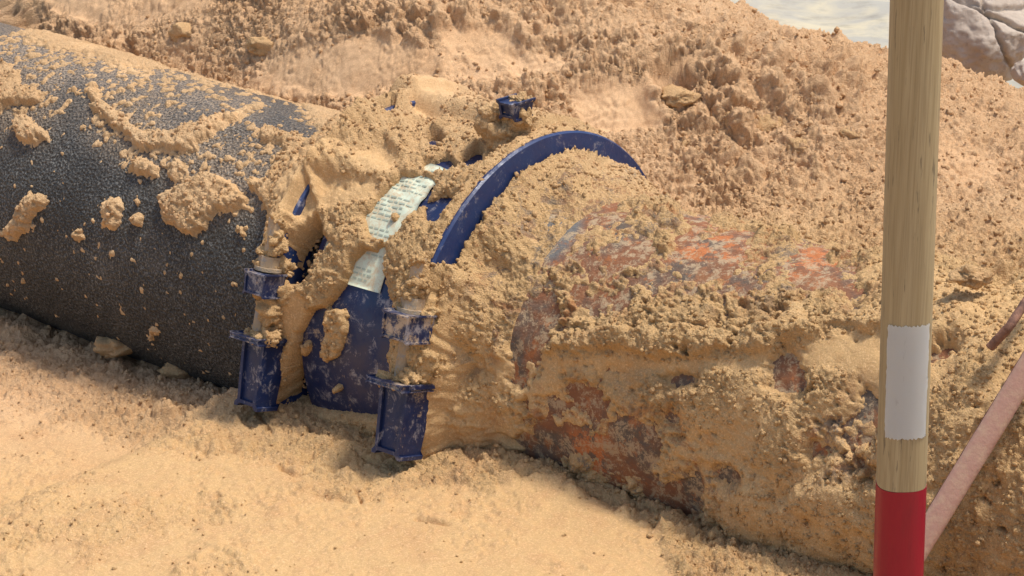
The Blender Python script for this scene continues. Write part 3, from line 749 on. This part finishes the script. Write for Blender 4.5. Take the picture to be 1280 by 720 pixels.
bar = sweep('grip', [p0-p0, d*1.35], .031, .022, M_PINK, wig=.0006, sup=3.2); bar.parent = hd
side = sweep('edge_strip', [d*0-A*.0165-ZU*.0-NF*.004, d*1.35-A*.0165-NF*.004], .006, .020, M_BROWN, wig=.0008); side.parent = hd
q0, q1, q2 = on_cyl(1238, 434, .315), on_cyl(1262, 408, .335), on_cyl(1300, 350, .33)
sweep('metal_strip', [q0, q1, q2], .012, .02, M_BROWN, wig=.001, label='bent brown metal strip poking from the sand by the right edge', category='metal strip')

# ------------------------------------------------------------------ background slab and clay lumps
def blob(name, c, rad, mat, seed, sub=5, amp=.22, freq=1.6, fine=.03, cracks=(), **props):
    bm = bmesh.new(); bmesh.ops.create_icosphere(bm, subdivisions=sub, radius=1)
    V = np.array([v.co[:] for v in bm.verts]); 
    F = np.array([[v.index for v in f.verts] for f in bm.faces]); bm.free()
    n = 1+amp*fbm(V, freq, 4, seed*3.3)*1.6 + fine*(fbm(V, freq*6, 4, seed*1.9, .7)*1.5+billow(V, freq*3, 4, seed*2.9, .65)-.5)
    V1 = V*n[:, None]
    # flatten into facets
    for i in range(5):
        rg = np.random.default_rng(seed*10+i); nn = rg.normal(size=3); nn /= np.linalg.norm(nn); dd = V1 @ nn; lim = .78+.15*rg.random()
        V1 -= np.outer(np.maximum(dd-lim, 0)*.8, nn)
    for nn, off, wd, dp in cracks:
        nn = np.array(nn)/np.linalg.norm(nn); dd = V @ nn-off+.10*fbm(V, 3, 3, 7.+seed); V1 *= (1-dp*np.exp(-(dd/wd)**2))[:, None]
    me = np_mesh(name, V1*np.array(rad), F); o = new_obj(name, me, mat, **props); o.location = c; return o
# slab of pale wet concrete beyond the bank
sx, sy = np.meshgrid(np.linspace(.2, 3.5, 120), np.linspace(1.2, 5.5, 120), indexing='ij')
Ps = np.stack([sx, sy, np.zeros_like(sx)], -1); Ps[..., 2] = -.055+.02*fbm(Ps, 3, 4, 2.)+.006*fbm(Ps, 14, 3, 3.)
new_obj('pavement', np_mesh('pavement', Ps.reshape(-1, 3), grid_faces(120, 120)), M_SLAB, kind='structure')
c = on_y(1222, 40, 1.45); c2 = on_y(1290, 70, 1.36)
blob('clay_lump', c, (.125,.13,.115), M_CLAY, 3, 6, .16, cracks=[((.45,.3,.8), .28, .04, .20), ((.9,-.1,.35), .34, .035, .14), ((.2,.1,1), .66, .03, .12)], label='large cracked grey clay lump behind the pole top', category='clay lump', group='grey clay lumps beyond the bank')
blob('clay_lump', on_y(1190, 8, 1.62), (.05,.05,.04), M_CLAY, 5, 5, .2, label='smaller grey clay lump behind the large cracked one', category='clay lump', group='grey clay lumps beyond the bank')
blob('clay_lump', on_y(1284, 92, 1.25), (.035,.04,.03), M_CLAY, 8, 5, .2, label='pale clay lump low at the right edge beside the cracked lump', category='clay lump', group='grey clay lumps beyond the bank')

# ------------------------------------------------------------------ clods one can pick out
def hit_ground(px, py):
    d = ray(px, py); t = np.linspace(2.6, 7, 4000); Q = CAM+np.outer(t, d); zz = gz(Q[:, 0], Q[:, 1]); i = np.argmax(Q[:, 2] < zz); return Q[i]
CL = [(849,122,24,15,'pale smooth sand clod lying just below the footprint hollow'),
      (922,152,15,16,'upright wedge of pressed sand right of the footprint hollow'),
      (958,160,20,15,'blocky sand clod beside the upright sand wedge'),
      (1000,185,14,12,'round sand clod between the wedge and the pole'),
      (1062,170,18,12,'low sand clod just left of the wooden pole'),
      (860,180,14,11,'dark crumbly sand clod near the end of the blue ring arc'),
      (20,408,20,13,'knobbly sand clod under the black pipe at the left edge'),
      (58,432,22,15,'rounded sand clod at the foot of the black pipe'),
      (148,432,26,14,'flattened sand clod under the middle of the black pipe'),
      (222,462,24,13,'sand clod under the black pipe nearest the coupling'),
      (330,58,24,14,'dark sand clod on the bank above the black pipe'),
      (232,40,20,14,'sand clod high on the bank at upper left'),
      (1215,345,24,13,'tan clod on the rusty pipe right of the pole')]
for i, (px, py, rx, ry, lb) in enumerate(CL):
    p = hit_ground(px, py) if i < 12 else on_cyl(px, py, .31)
    if 6 <= i <= 9: p = on_cyl(px, py, RP+.012)
    k_ = np.linalg.norm(p-CAM)/FPX
    blob('sand_clod', p+np.array([0, .012, -.004]), (rx*k_, rx*k_*.8, ry*k_*.95), M_CLOD, 20+i, 4, .38, 1.9, .16, label=lb, category='sand clod', group='sand clods lying in the trench')

# ------------------------------------------------------------------ loose crumbs
bm = bmesh.new(); bmesh.ops.create_icosphere(bm, subdivisions=1, radius=1); IV = np.array([v.co[:] for v in bm.verts]); 
IF = np.array([[v.index for v in f.verts] for f in bm.faces]); bm.free()
def crumbs(pts, sizes, name, mat, lab):
    n = len(pts); nv = len(IV)
    J = 1+(RNG.random((n, nv, 1))-.5)*.75
    sc = sizes[:, None, None]*(.7+.6*RNG.random((n, 1, 3)))
    V = IV[None]*J*sc+pts[:, None]
    Fx = IF[None]+(np.arange(n)*nv)[:, None, None]
    me = np_mesh(name, V.reshape(-1, 3), Fx.reshape(-1, 3), True)
    new_obj(name, me, mat, kind='stuff', label=lab, category='sand')
n = 60000
cx = RNG.uniform(-1.05, 1.15, n); cy = RNG.uniform(-.9, 1.0, n)
i = np.searchsorted(xs, cx); j = np.searchsorted(ys, cy); cz = z[i, j]; cc = cr[i, j]
uu, vv = project(np.stack([cx, cy, cz], 1))
qq = cx*math.sin(AX)+cy*math.cos(AX)
ok = (RNG.random(n) < cc*.55+.006) & (uu > -20) & (uu < 1300) & (vv > -20) & (vv < 740)
pts = np.stack([cx, cy, cz], 1)[ok][:16000]; sz = .0013+.0042*RNG.random(len(pts))**4
fr = pts[:, 0]*math.sin(AX)+pts[:, 1]*math.cos(AX) < -.33; sz = np.where(fr, sz*.55, sz)
pts[:, 2] += sz*.25
crumbs(pts, sz, 'sand_crumbs', M_CLOD, 'loose sand crumbs scattered over the ground and bank')
idx = np.flatnonzero(CR_SEL & (crumb > .5)); idx = RNG.choice(idx, 12000, replace=False)
sz = .0012+.0034*RNG.random(len(idx))**3
crumbs(CR_POS[idx]+ZU*(sz*.2)[:, None], sz, 'sand_crumbs', M_CLOD, 'loose sand crumbs lying on the pipes and coupling')
print('tris', sum(len(o.data.polygons) for o in bpy.data.objects if o.type == 'MESH'))
